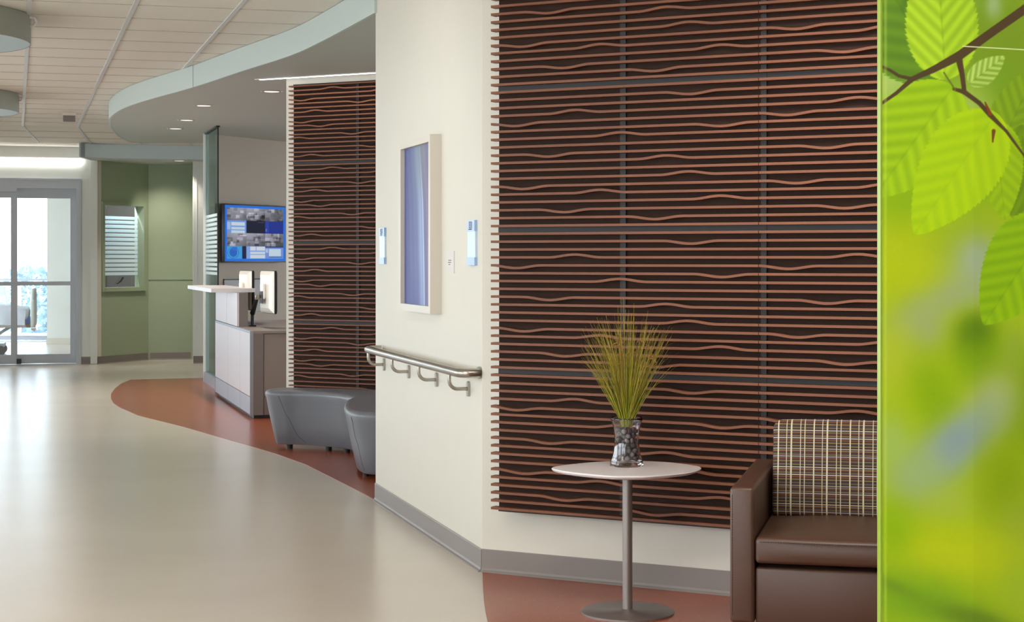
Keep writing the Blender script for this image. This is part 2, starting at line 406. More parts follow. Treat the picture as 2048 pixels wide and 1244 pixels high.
downlight(-2.83, 15.84, SZ, 'chrome recessed downlight second from the bench, under the soffit', 16)
downlight(-3.30, 17.5, SZ, 'chrome recessed downlight third from the bench, under the soffit', 16)
downlight(-3.636, 18.64, SZ, 'chrome recessed downlight farthest along the big soffit', 16)
downlight(-4.36, 22.6, 2.667, 'chrome recessed downlight over the green alcove', 16)
spot((-4.75, 22.85, 2.64), (-4.63, 23.6, 1.5), 40, 80, 1)
# linear wall washer above the bench wall
tt = thing('linear_wall_washer', 'thin bright linear light slot in the soffit above slatted bench panels', 'ceiling light', (W0.x, W0.y, SZ), aB)
MB().box(-.24, 2.40, -.088, -.050, -.006, 0).build('housing', M_white, tt)
MB().box(-.20, 2.36, -.080, -.058, -.009, -.006).build('diffuser', M_slot, tt)
p = W0+dB*1.25-dD*.30
q = W0+dB*1.25
area((p.x, p.y, SZ-.004), (q.x, q.y, .9), 4.5, 2.4, .012, (1, .95, .9), 130)
# strip light on the door wall
tt = thing('linear_wall_light', 'bright white linear strip light on the wall above glass doors', 'wall light', (P0.x, P0.y, 2.655), aE)
MB().box(-3.2, 1.03, -.03, 0, .032, .05).build('housing', M_white, tt)
MB().box(-3.2, 1.02, -.035, -.004, -.03, .032).build('diffuser', M_strip, tt)
# linear glow fitting where ceiling meets the door wall

# ------------------------------------------------------------------ slatted wood panels
TW, TH, NS = 1.2192, 0.6096, 18
PB = {2:(-1,.76),4:(1,.33),5:(-1,.10),6:(-1,.87),7:(1,.50),9:(-1,.23),10:(1,.67),12:(1,.75),13:(-1,.13),14:(1,.425),15:(1,.865),16:(-1,.29),17:(-1,.63)}
PC = {2:(1,.33),3:(1,.70),4:(-1,.10),5:(-1,.53),7:(1,.20),9:(-1,.10),10:(-1,.24),12:(-1,.48),13:(1,.07),15:(-1,.63),17:(1,.17),8:(1,.82),14:(-1,.85)}
def slat_mesh(pat, row):
    mb = MB(); pitch = TH/NS; h = .0052; dep = .042
    for i in range(1, NS+1):
        zc = TH-(i-.5)*pitch
        amp = 0
        if i in pat:
            sg, u0 = pat[i]
            amp = .012*sg
        xs = [0, .0] if not amp else None
        xs = sorted(set([0.0, TW-.003]+([max(0, min(TW-.003, (u0*TW)+d*.0125)) for d in range(-10, 11)] if amp else [])))
        vs = []
        for x in xs:
            dz = 0
            if amp:
                r = abs(x-u0*TW)/.125
                if r < 1: dz = amp*(0.5+0.5*math.cos(PI*r))
            z = zc+dz
            for (y, zz) in ((0, z-h), (-dep, z-h), (-dep, z+h), (0, z+h)): vs.append((x, y, zz))
        n = len(xs); fs = [(0,1,2,3), ((n-1)*4+3, (n-1)*4+2, (n-1)*4+1, (n-1)*4)]
        for k in range(n-1):
            for j in range(4): fs.append((k*4+j, (k+1)*4+j, (k+1)*4+(j+1) % 4, k*4+(j+1) % 4))
        mb.add(vs, fs)
    return mb
rown = ['lowest', 'second lowest', 'second highest', 'topmost']
def slat_panel(org, ang, off, row, colname, where, pat, proto, group):
    z0 = .289+row*TH
    p = org+Vector((math.cos(ang), math.sin(ang)))*off
    # nine centimetres of hidden furring carry the backing board
    tt = thing('slatted_wall_panel', f'{rown[row]} dark wavy slatted wood panel{colname} on {where}', 'wall panel', (p.x, p.y, z0), ang, group)
    if proto is None:
        MB().box(.018, TW-.003, -.088, 0, 0.001, TH-.001).build('backing', M_back, tt)
        s = slat_mesh(pat, row).build('slats', M_slat, tt, smooth=True); s.location = (0, -.088, 0)
        r = MB().box(TW*.5-.013, TW*.5+.013, -.096, -.0875, 0.012, TH-.012).box(TW-.004, TW+.020, -.096, -.0, .0, TH)
        r.box(0.018, TW-.004, -.094, -.0875, 0, .012).box(0.018, TW-.004, -.094, -.0875, TH-.012, TH)
        r.build('support_rail', M_rail, tt)
        return tt
    for ch in proto.children:
        c = ch.copy(); C.objects.link(c); c.parent = tt
    return tt
pb = None
for col, cn in ((0, ', left column,'), (1, ', right column,')):
    for row in range(4):
        r = slat_panel(K, aB, .114+col*TW, row, cn, 'the cream wall behind table and chair', PB, pb, 'slatted panels behind the table')
        pb = pb or r
pc = None
for col, cn in ((0, ', left column,'), ):
    for row in range(4):
        r = slat_panel(W0, aB, .114+col*TW, row, '', 'the far wall behind the grey bench', PC, pc, 'slatted panels behind the bench')
        pc = pc or r
for row in range(4):
    pass

# ------------------------------------------------------------------ on the handrail wall (x along wall away from viewer, +y out)
def onA(s, z=0, out=0.0):
    p = K+dA*s-inA*out; return (p.x, p.y, z)
# framed picture
tt = thing('framed_picture', 'tall framed abstract picture in flowing blue on the handrail wall', 'picture', onA(.759, 1.117), aA)
FW, FH, FD = .70, .87, .057
fr = MB().box(0, .035, 0, FD, 0, FH).box(FW-.035, FW, 0, FD, 0, FH).box(.035, FW-.035, 0, FD, 0, .035).box(.035, FW-.035, 0, FD, FH-.035, FH)
fr.build('frame', M_frameart, tt)
def art(U, V):
    # U: 0 = near edge, flipped so that the picture reads left to right
    x = 1-U
    bend = x-.10*np.sin(V*2.2)-.16*np.clip(V-.55, 0, 1)**1.5+.12*np.clip(.35-V, 0, 1)
    base = np.zeros(U.shape+(3,)); 
    def mixc(a, b, f): return a*(1-f[..., None])+b*f[..., None]
    base[:] = (66, 74, 132)
    f = np.clip((bend-.25)/.25, 0, 1); base = mixc(base, np.array((98, 114, 160.)), f)
    f = np.exp(-((bend-.50)/.06)**2); base = mixc(base, np.array((134, 152, 190.)), f)
    f = np.clip((bend-.585)/.03, 0, 1); base = mixc(base, np.array((92, 88, 132.)), f)
    f = np.exp(-((bend-.585)/.012)**2); base = mixc(base, np.array((206, 216, 232.)), f*.9)
    f = np.exp(-((bend-.74)/.05)**2); base = mixc(base, np.array((120, 92, 118.)), f*.8)
    f = np.exp(-((x-.55)/.25)**2-(V/.3)**2); base = mixc(base, np.array((108, 122, 134.)), f*.8)
    st = np.sin(bend*90)*5+np.sin(bend*190+1)*4+np.sin(bend*43+2)*6
    base += (st*(0.4+.6*V))[..., None]
    f = np.clip((V-.7)/.3, 0, 1)*np.exp(-((x-.3)/.25)**2); base = mixc(base, np.array((52, 58, 130.)), f*.7)
    return base
M_art = vcol('art_print', .5)
# the print lies in the frame, facing out (+y): build facing -y and turn round
g = colour_grid('print', FW-.07, FH-.07, 70, 110, lambda U, V: art(1-U, V), M_art, tt)
g.rotation_euler = (0, 0, PI); g.location = (FW-.035, FD-.022, .035)
MB().box(.03, FW-.03, .004, FD-.026, .03, FH-.03).build('backing_board', M_white, tt)
# room signs
def sign(s0, label, num):
    tt = thing('room_sign', label, 'sign', onA(s0, 1.354), aA, 'room signs on the handrail wall')
    w, h = .135, .203
    MB().box(0, w, 0, .010, h*.18, h*.755).build('insert', M_signw, tt)
    MB().box(0, w, 0, .014, h*.755, h).build('header', M_signb, tt)
    MB().box(0, w, 0, .014, 0, h*.18).build('footer', M_signb, tt)
    text('lettering', num, .044, M_ink, tt, (w/2, .0145, h*.89), (rad(90), 0, PI))
    b = MB()
    for i in range(7): b.box(.045+i*.008, .049+i*.008, .014, .0156, h*.79, h*.812)
    b.build('braille', M_ink, tt)
sign(.085, 'slim pale blue room sign at the near corner, right of picture', '131')
sign(2.05, 'slim pale blue room sign at the far end, left of picture', '151')
tt = thing('picture_label', 'small pale caption card on the wall right of blue picture', 'label', onA(.50, 1.315), aA)
MB().box(0, .13, 0, .004, 0, .105).build('card', M_label, tt)
MB().box(.045, .105, .004, .0045, .060, .0635).box(.052, .110, .004, .0045, .050, .0535).box(.068, .100, .004, .0045, .040, .0435).build('caption_lines', M_ink, tt)
# handrail
tt = thing('handrail', 'brushed steel handrail with returned ends on the cream wall', 'handrail', onA(0, .878), aA)
path = []
for a in range(0, 91, 10): path.append((.075+.045-.045*math.sin(rad(a))-.075+.0, .0, 0)) if False else None
def rail_path():
    p = [(.012, .012, 0), (.012, .050, 0)]
    for a in range(10, 91, 10): p.append((.012+.045*(1-math.cos(rad(a))), .050+.045*math.sin(rad(a)), 0))
    n = 8
    for i in range(1, n): p.append((.057+(2.09-.057)*i/n, .095, 0))
    for a in range(0, 91, 10): p.append((2.09+.045*math.sin(rad(a)), .095-.045*(1-math.cos(rad(a))), 0))
    p.append((2.135, .012, 0)); return p
MB().tube(rail_path(), .0205, 20).build('rail', M_steel, tt, smooth=True)
ef = MB().lathe([(.028, -.004), (.028, .004)], 24).build('end_flange', M_steel, tt); ef.location = (.032, .006, 0); ef.rotation_euler = (rad(90), 0, 0)
for s in (.205, .82, 1.44, 2.07):
    p = [(s+.018, .095, -.018)]
    p += [(s+.018, .095, -.045)]
    for a in range(15, 91, 15): p.append((s+.018, .095-.04*(1-math.cos(rad(a))), -.045-.04*math.sin(rad(a))))
    p += [(s+.018, .03, -.085), (s+.018, .008, -.085)]
    b = MB().tube(p, .0085, 10).build('bracket', M_steel, tt, smooth=True)
    fl = MB(); pr = []
    for k in range(24):
        a = 2*PI*k/24; pr.append((.017*math.cos(a), (.018 if math.sin(a) > 0 else -.018)+.017*math.sin(a)))
    n = 24
    fl.add([(s+.018+x, y0, -.085+z) for y0 in (0, .012) for x, z in pr], [tuple(range(n)), tuple(range(n, 2*n))[::-1]]+[(i, (i+1) % n, n+(i+1) % n, n+i) for i in range(n)])
    fl.build('wall_flange', M_steel, b)

# ------------------------------------------------------------------ grey bench
out = [(-1.80,12.64),(-1.765,12.50),(-1.66,12.45),(-1.527,12.42),(-1.327,12.28),(-1.20,12.13),(-1.115,11.92),(-1.125,11.68),(-1.10,11.3),(-1.05,10.95),(-.96,10.75),(-.80,10.68),(-.6,10.74),(-.44,10.95),(-.36,11.4),(-.42,11.95),(-.65,12.32),(-1.0,12.56),(-1.4,12.72),(-1.68,12.78)]
lp = [(p[0], p[1]) for p in catmull([(x, y, 0) for x, y in out], 8)]
cx = sum(p[0] for p in lp)/len(lp); cy = sum(p[1] for p in lp)/len(lp)
lp = [(x-cx, y-cy) for x, y in lp]
tt = thing('bench', 'curved grey vinyl bench flaring upward in front of far slatted panels', 'bench', (cx, cy, .002))
lv = [(.085, .032), (.078, .040), (.05, .16), (.025, .28), (.008, .37), (.0, .395), (.004, .412), (.016, .424), (.035, .430)]
m = MB(); n = len(lp)
for d, z in lv: m.v += [(x, y, z) for x, y in offset_loop(lp, d)]
m.f += [(i*n+k, i*n+(k+1) % n, (i+1)*n+(k+1) % n, (i+1)*n+k) for i in range(len(lv)-1) for k in range(n)]
m.f += [tuple(range(n)), tuple(range((len(lv)-1)*n, len(lv)*n))]
m.build('upholstered_body', M_vinyl, tt, smooth=True)
lo, hi = offset_loop(lp, .078), offset_loop(lp, .004)
for i0, i1 in ((14, 24), (52, 54), (76, 78)):
    pth = []
    for k in range(9):
        f = k/8; ii = int(i1+(i0-i1)*f); z = .05+f*.34
        # interpolate the flare
        for (d0, z0), (d1, z1) in zip(lv[1:], lv[2:]):
            if z0 <= z <= z1: d = d0+(d1-d0)*(z-z0)/(z1-z0); break
        q = offset_loop(lp, d)[ii]; pth.append((q[0], q[1], z))
    MB().tube(pth, .002, 6).build('seam', M_seam, tt, smooth=True)
for (x, y) in ((-1.62, 12.57), (-1.32, 12.42), (-1.18, 12.33), (-.93, 12.1), (-.93, 11.0), (-.58, 11.2)):
    MB().lathe([(.022, 0), (.025, .034)], 14, c=(x-cx, y-cy)).build('foot', M_black, tt)

# ------------------------------------------------------------------ reception desk (local: x = across end, y away from viewer along corridor face)
DK = Vector((-2.254, 14.88)); L = 2.70
aK = aE
tt = thing('reception_desk', 'two-level reception desk with white ledge and lilac panels on terracotta floor', 'desk', (DK.x, DK.y, .002), aK)
MB().box(.03, .72, .03, L-.03, 0, .04).build('plinth', M_black, tt)
MB().box(.02, .73, .02, L-.02, .04, .735).build('carcass', M_lamd, tt)
for y0, y1 in ((.02, .70), (.71, 1.62), (1.63, L)):
    MB().box(-.004, .018, y0, y1, .19, .735).build('front_panel', M_lam, tt)
    MB().box(-.004, .018, y0, y1, .035, .185).build('kick_panel', M_kick, tt)
MB().box(-.006, .022, -.004, .022, .03, .757).build('corner_trim', M_alu, tt)
MB().box(-.005, .020, .02, L, .735, .757).build('edge_trim', M_alu, tt)
MB().box(.022, .11, -.004, .02, .03, .735).build('end_stile', M_lamd, tt)
MB().box(.115, .73, .004, .02, .19, .728).build('end_panel', M_lamg, tt)
MB().box(.115, .73, .004, .02, .03, .182).build('end_kick', M_lamd, tt)
MB().box(.020, .78, -.006, L, .735, .757).build('worktop', M_lamg, tt)
for y0, y1 in ((.95, 1.75), (1.76, L)):
    MB().box(0, .018, y0, y1, .762, 1.065).build('upper_panel', M_lam, tt)
MB().box(.018, .10, .95, L, .757, 1.068).build('upper_riser', M_lamd, tt)
# ledge in world-like coordinates of the desk frame
def desk_local(x, y):
    v = Vector((x, y))-DK; return (v.dot(dE), v.dot(dA))
lg = [desk_local(*p) for p in ((-2.835, 16.25), (-2.45, 16.36), (-2.50, 17.05), (-3.00, 18.05), (-3.38, 17.98))]
lg = [(-.18, .92), (.24, .92), (.24, 2.35), (.0, 3.2), (-.30, 3.25)]
lg = [desk_local(-2.79, 16.0), desk_local(-2.40, 16.12), desk_local(-2.62, 16.9), desk_local(-3.0, 18.05), desk_local(-3.38, 17.98)]
MB().prism(lg, 1.068, 1.103).build('transaction_ledge', M_white, tt)
# glass screen beyond the desk
GS = Vector((-3.107, 18.23))
tt = thing('glass_screen', 'floor to soffit glass screen with frosted bands beyond the reception desk', 'glass screen', (GS.x, GS.y, 0), aA)
MB().box(0, 1.17, -.005, .005, .12, SZ-.012).build('glass_pane', M_teal, tt)
MB().box(0, 1.19, -.02, .02, SZ-.014, SZ-.001).build('head_channel', M_black, tt)
MB().box(0, 1.17, -.03, .03, 0, .12).build('base_channel', M_kick, tt)
MB().box(1.17, 1.21, -.03, .03, 0, SZ-.001).build('end_post', M_doorwall, tt)
MB().box(-.006, 0, -.007, .007, .12, SZ-.012).build('edge_bead', M_black, tt)
fb = MB()
for i in range(14):
    z = 1.21+i*.048
    fb.box(.03, 1.14, .006, .008, z, z+.030)
fb.build('frosted_bands', M_frost, tt)

# monitors on arms
def monitor(x, y, z, rz, label):
    tt = thing('computer_monitor', label, 'monitor', (x, y, z), rz, 'monitors on the reception desk')
    # local: screen faces +y, back towards -y
    MB().rbox(-.25, .25, -.004, .022, .0, .385, .01, 2).build('bezel', M_black, tt, smooth=True)
    m = MB(); vs = []
    for sx, sz0, sz1, y in ((.245, .005, .38, -.004), (.225, .02, .365, -.018), (.16, .05, .345, -.034)):
        vs += [(-sx, y, sz0), (sx, y, sz0), (sx, y, sz1), (-sx, y, sz1)]
    fs = [(i*4+j, i*4+(j+1) % 4, (i+1)*4+(j+1) % 4, (i+1)*4+j) for i in range(2) for j in range(4)]+[(8, 9, 10, 11), (3, 2, 1, 0)]
    m.add(vs, fs); m.build('rear_housing', M_wplast, tt)
    MB().rbox(-.06, .06, -.062, -.033, .13, .27, .010, 3).build('rear_hub', M_wplast, tt, smooth=True)
    MB().box(-.055, .055, -.068, -.061, .09, .20).build('mounting_plate', M_black, tt)
    MB().box(-.24, .24, .022, .024, .02, .37).build('screen', M_black, tt)
    return tt
def dw(u, v): p = DK+dE*u+dA*v; return p
aM1 = rad(-68.3)
p1 = dw(.200, 1.85); p2 = dw(.228, .55)
monitor(p1.x, p1.y, .885, aM1, 'white-backed monitor on the desk, left one, half behind the ledge')
monitor(p2.x, p2.y, .892, aM1, 'white-backed monitor on the desk, right and nearer one')
ap = dw(.15, 1.02)
def toarm(p, lx, ly, z):   # point given in a monitor's frame, in the arm's frame
    w_ = Vector((p.x+lx*math.cos(aM1)-ly*math.sin(aM1), p.y+lx*math.sin(aM1)+ly*math.cos(aM1)))-ap
    return (w_.dot(dE), w_.dot(dA), z-.759)
tt = thing('monitor_arm', 'black and chrome jointed arm between ledge and nearer desk monitor', 'monitor arm', (ap.x, ap.y, .759), aE)
MB().box(-.03, .03, -.03, .03, 0, .012).build('clamp', M_black, tt)
MB().tube([(0, 0, .01), (0, 0, .13)], .016, 12).build('post', M_black, tt, smooth=True)
e1 = toarm(p2, -.02, -.085, 1.04)
mid = (.02, -.16, .27)
MB().tube([(0, 0, .12), (.012, -.08, .20), mid], [.024, .02, .018], 12).build('lower_arm', M_black, tt, smooth=True)
MB().tube([mid, ((mid[0]+e1[0])/2, (mid[1]+e1[1])/2, .295), e1], .013, 12).build('chrome_joint', M_steel, tt, smooth=True)
MB().rbox(mid[0]-.02, mid[0]+.02, mid[1]-.02, mid[1]+.02, mid[2]-.02, mid[2]+.03, .006, 2).build('elbow', M_steel, tt, smooth=True)

# wall screen
TVp = D0+dD*.005+dB*.08
tt = thing('wall_screen', 'wall mounted screen showing grey camera views and blue charts', 'screen', (TVp.x, TVp.y, 1.34), aD)
MB().rbox(0, 1.2, 0, .045, 0, .67, .006, 2).build('bezel', M_black, tt, smooth=True)
MB().box(.4, .8, .045, .08, .2, .5).build('wall_mount', M_black, tt)
def tvimg(U, V):
    out = np.zeros(U.shape+(3,)); out[:] = (40, 120, 235)
    u = (U-.03)/.94; v = (V-.04)/.92
    inside = (u > 0) & (u < 1) & (v > 0) & (v < 1)
    ci = np.clip((u*3).astype(int), 0, 2); ri = np.clip((v*4).astype(int), 0, 3)
    x = u*3-ci; y = v*4-ri
    rs = np.random.RandomState(3)
    g = np.zeros(U.shape)
    for r in (0, 2):
        for c in range(3):
            val = 150-50*y+25*np.sin(x*3+c)
            for k in range(16):
                a, b, w, h, s = rs.rand(), rs.rand(), .06+.14*rs.rand(), .05+.13*rs.rand(), rs.uniform(-90, 90)
                val = val+s*((abs(x-a) < w) & (abs(y-b) < h))*.6
            g = np.where((ci == c) & (ri == r), val, g)
    grey = np.clip(g, 35, 225)
    m = inside & ((ri == 0) | (ri == 2))
    out[m] = np.stack([grey, grey, grey*1.08], -1)[m]
    def cell(c, r, x0, x1, y0, y1, col):
        k = inside & (ci == c) & (ri == r) & (x >= x0) & (x < x1) & (y >= y0) & (y < y1); out[k] = col
    cell(0,1,0,1,0,1,(120,160,235)); cell(0,1,.22,.92,.12,.42,(210,228,240)); cell(0,1,.22,.92,.52,.70,(200,222,240)); cell(0,1,.22,.92,.78,1,(205,225,235)); cell(0,1,0,.18,.15,.7,(170,195,240))
    cell(1,1,0,1,0,1,(24,28,52)); cell(1,1,.1,.8,.3,.32,(50,90,120)); cell(1,1,.6,.95,.1,.13,(80,90,120)); cell(1,1,.1,.9,.9,.93,(40,80,150))
    cell(2,1,0,1,0,1,(28,52,150)); cell(2,1,0,.2,0,1,(40,66,170)); cell(2,1,.04,.08,.6,.8,(120,150,220))
    cell(0,3,0,1,0,1,(70,165,232)); cell(0,3,.78,1,0,1,(30,30,72))
    k = inside & (ci == 0) & (ri == 3) & (((x-.33)/.20)**2+((y-.5)/.34)**2 < 1); out[k] = (40, 105, 205)
    k = inside & (ci == 0) & (ri == 3) & (abs(((x-.33)/.28)**2+((y-.52)/.42)**2-1) < .08); out[k] = (50, 100, 180)
    k = inside & (ci == 0) & (ri == 3) & (abs(x-.4) < .12) & (abs(y-.2) < .13); out[k] = (50, 120, 215)
    cell(1,3,0,1,0,1,(140,175,238)); cell(1,3,.2,.5,.05,.35,(220,228,238)); cell(1,3,.53,1,.05,.35,(220,228,238)); cell(1,3,.2,1,.45,.6,(215,228,238)); cell(1,3,.2,1,.68,.97,(215,228,238))
    cell(2,3,0,1,0,1,(120,155,225)); cell(2,3,0,1,0,.12,(40,60,120)); cell(2,3,.2,.86,.2,.8,(205,225,240)); cell(2,3,.02,.16,.2,.5,(190,205,235)); cell(2,3,.2,.95,.84,.88,(40,60,120))
    return out
M_tv = vcol('screen_picture', .7, emission=.62); M_tv.node_tree.nodes['Principled BSDF'].inputs['Specular IOR Level'].default_value = .08
colour_grid('screen_picture', 1.17, .64, 234, 128, tvimg, M_tv, tt, (.015, -.002, .015))
# pinboard panel under the wall screen
PBp = D0+dD*.10+dB*.001
tt = thing('pinboard', 'plain taupe pinboard on the wall behind the desk monitors', 'board', (PBp.x, PBp.y, .76), aD)
MB().box(0, .96, -.012, 0, 0, .38).build('board', M_lamd, tt)
MB().box(.955, .975, -.016, 0, 0, .39).box(0, .955, -.016, 0, .378, .39).build('edging', M_rail, tt)

# ------------------------------------------------------------------ alcove window (local of green wall, -y towards viewer)
tt = struct(MB().box(w0-.045, w0, -.02, .0, wz0-.045, wz1+.045).box(w1, w1+.045, -.02, 0, wz0-.045, wz1+.045).box(w0, w1, -.02, 0, wz1, wz1+.045).box(w0, w1, -.035, 0, wz0-.045, wz0).box(w0-.045, w1+.06, -.04, -.02, wz0-.052, wz0-.04).build('window_1', M_green, loc=(G0.x, G0.y, 0), rz=aG))
g = struct(MB().box(w0, w1, .095, .101, wz0, wz1).build('window_1_pane', M_pane, tt)); g.name = 'pane'
fb = MB()
z = 1.16
for i in range(14):
    fb.box(w0, w1, .088, .093, z, z+.041); z += .0575
f_ = fb.build('frosted_bands', M_frost, tt)
MB().tube([(w0+.36, .08, wz0+.05), (w0+.42, .07, wz0+.08), (w0+.47, .07, wz0+.13)], .012, 8).build('latch', M_rail, tt)
# added unseen lamp behind the alcove window, brightens its frosted bands
wc_ = G0+uG*.53+nG*.40
area((wc_.x, wc_.y, 2.6), (wc_.x, wc_.y, 1.0), 70, .15, .15, (.85, .95, 1))
struct(MB().box(-5.95, -4.4, 25.2, 25.3, 0, 2.8).box(-4.9, -4.8, 23.9, 25.2, 0, 2.8).build('wall_gap_dimmer', M_lamd))  # added dark wall that dims the clear gaps between the frosted bands

# ------------------------------------------------------------------ sliding glass doors
DZ = 2.294
root = struct(MB().box(.95, 1.0, -.03, .16, 0, 2.417).box(-2.9, .95, -.03, .16, DZ, 2.417).box(-2.9, 1.02, -.04, .17, 2.400, 2.425).box(1.0, 1.018, -.02, 0, 0, 2.42).build('door_1', M_frame, loc=(P0.x, P0.y, 0), rz=aE))
def leaf(nm, x0, x1, yo, st0, st1):
    m = MB().box(x0, x0+st0, yo, yo+.045, .02, DZ).box(x1-st1, x1, yo, yo+.045, .02, DZ)
    m.box(x0+st0, x1-st1, yo, yo+.045, .02, .138).box(x0+st0, x1-st1, yo, yo+.045, 2.17, DZ).box(x0+st0, x1-st1, yo, yo+.045, 1.034, 1.086)
    o = m.build(nm, M_frame, root)
    MB().box(x0+st0, x1-st1, yo+.018, yo+.026, .138, 2.17).build('pane', M_pane, o)
    return o
l1 = leaf('sliding_leaf', .195, .950, .06, .02, .07)
l2 = leaf('sliding_leaf', -.60, .205, .0, .07, .07)
leaf('sliding_leaf', -1.42, -.61, .06, .07, .07)
MB().box(-.9, .21, -.045, -.03, DZ-.045, DZ+.01).build('track_cover', M_frame, root)
MB().box(.205, .265, -.02, .05, .02, .085).build('floor_guide', M_black, root)
MB().box(-2.9, .95, -.02, .12, 0, .012).build('threshold', M_frame, root)

# ------------------------------------------------------------------ patient room behind the doors
rw = struct(MB().prism([(-5.62, 22.78), (-6.75, 28.9), (-6.6, 28.95), (-5.48, 22.8)], 0, 2.65).build('wall_room_right', M_lamd))
struct(MB().box(-7.52, -6.75, 27.9, 29.05, 0, 2.65).build('wall_room_column', M_doorwall))
struct(MB().box(-7.53, -6.74, 27.885, 27.90, 0, .10).build('baseboard_room_column', M_cream))
struct(MB().box(-14, -5.6, 22.75, 22.9, 2.9, 3.0).box(-14, -5.5, 22.95, 29.1, 2.7, 2.8).build('ceiling', M_tile))
wn = struct(MB().box(-14, -7.52, 28.9, 29.05, 0.02, .09).build('window_2', M_kick))
struct(MB().box(-14, -7.52, 28.84, 29.05, .09, .13).build('sill', M_white, wn))
struct(MB().box(-14, -7.52, 28.93, 29.0, 1.01, 1.05).build('rail', M_kick, wn))
m = MB()
for px in (-8.28, -9.9, -11.5): m.box(px-.03, px+.03, 28.93, 29.0, .13, 1.01)
m.box(-14, -7.52, 28.93, 29.0, 2.62, 2.7)
struct(m.build('mullion', M_white, wn))
MB().box(-14, -7.52, 28.96, 28.966, .13, 2.62).build('pane', M_pane, wn)
# outdoor ground and shrubs
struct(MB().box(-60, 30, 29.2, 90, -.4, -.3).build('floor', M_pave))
def shrub(x, y, r, h, label):
    rs = random.Random(int(x*100)); m = MB()
    for i in range(900):
        a, b = rs.uniform(0, 2*PI), math.acos(rs.uniform(-1, 1)); rr = rs.uniform(.75, 1.05)
        c = Vector((r*rr*math.sin(b)*math.cos(a), r*rr*math.sin(b)*math.sin(a), h/2+h/2*rr*math.cos(b)))
        u = Vector((rs.gauss(0, 1), rs.gauss(0, 1), rs.gauss(0, 1))).normalized(); w = u.orthogonal().normalized()
        s = rs.uniform(.05, .10)
        m.add([c-u*s, c+w*s*.5, c+u*s, c-w*s*.5], [(0, 1, 2, 3)])
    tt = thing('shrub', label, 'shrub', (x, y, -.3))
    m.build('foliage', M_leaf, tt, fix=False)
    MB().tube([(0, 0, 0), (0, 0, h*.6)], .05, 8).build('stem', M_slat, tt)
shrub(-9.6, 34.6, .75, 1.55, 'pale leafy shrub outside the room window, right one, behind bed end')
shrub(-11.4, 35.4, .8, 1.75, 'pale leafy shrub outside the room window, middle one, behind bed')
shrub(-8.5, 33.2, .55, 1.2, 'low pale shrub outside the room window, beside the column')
# hospital bed
tt = thing('hospital_bed', 'hospital bed with white linen and grey footboard behind the glass doors', 'bed', (-6.93, 25.0, 0), rad(14))
m = MB(); n = 16
pts = []
for i in range(n+1):
    z = .40+.56*i/n; pts.append(z)
# footboard with grip opening (local yz plane, slightly bowed)
fbm = MB()
fbm.rbox(-.035, .035, -.46, .46, .40, .80, .03, 3)
fbm.rbox(-.03, .03, -.44, -.30, .76, .95, .028, 3).rbox(-.03, .03, .30, .44, .76, .95, .028, 3).rbox(-.03, .03, -.42, .42, .89, .955, .028, 3)
fbm.build('footboard', M_bed, tt, smooth=True)
MB().rbox(-.11, -.04, -.40, -.30, .46, .56, .01, 2).build('side_bracket', M_blue, tt)
mt = MB(); mt.rbox(-2.05, -.06, -.43, .43, .50, .69, .06, 4); mt.build('mattress', M_sheet, tt, smooth=True)
bl = MB(); vs = []; fs = []
NX, NY = 40, 14
for i in range(NX+1):
    x = -2.0+1.9*i/NX
    prof = [(-.47, .44), (-.47, .52), (-.46, .62), (-.43, .69), (-.38, .71), (-.2, .715), (0, .72), (.2, .715), (.38, .71), (.43, .69), (.46, .62), (.47, .52), (.47, .44)]
    for j, (y, z) in enumerate(prof):
        fold = .018*math.sin(x*22+j)*max(0, (.69-z))/.25
        vs.append((x+fold, y+fold, z+.004*math.sin(x*9)-(.05*max(0, (x+.35)/.25)**2 if x > -.35 else 0)*(z > .6)))
K_ = 13
bl.add(vs, [(i*K_+j, i*K_+j+1, (i+1)*K_+j+1, (i+1)*K_+j) for i in range(NX) for j in range(K_-1)])
bl.build('blanket', M_sheet, tt, smooth='all')
MB().box(-2.1, -.0, -.40, -.34, .40, .46).box(-2.1, 0, .34, .40, .40, .46).box(-2.1, -2.0, -.4, .4, .40, .46).box(-.1, -.03, -.4, .4, .40, .46).build('bed_frame', M_cream, tt)
MB().tube([(-.3, -.33, .42), (-.7, -.33, .16), (-1.4, -.33, .16)], .02, 8).tube([(-.3, .33, .42), (-.7, .33, .16), (-1.4, .33, .16)], .02, 8).build('lift_frame', M_alu, tt)
for x in (-.45, -1.6):
    for y in (-.3, .3):
        MB().tube([(x, y-.02, .07), (x, y+.02, .07)], .07, 16).build('caster', M_rail, tt)
MB().box(-1.7, -.4, -.3, .3, .12, .17).build('base_frame', M_alu, tt)
MB().rbox(-2.16, -2.10, -.46, .46, .40, 1.15, .025, 3).build('headboard', M_bed, tt, smooth=True)

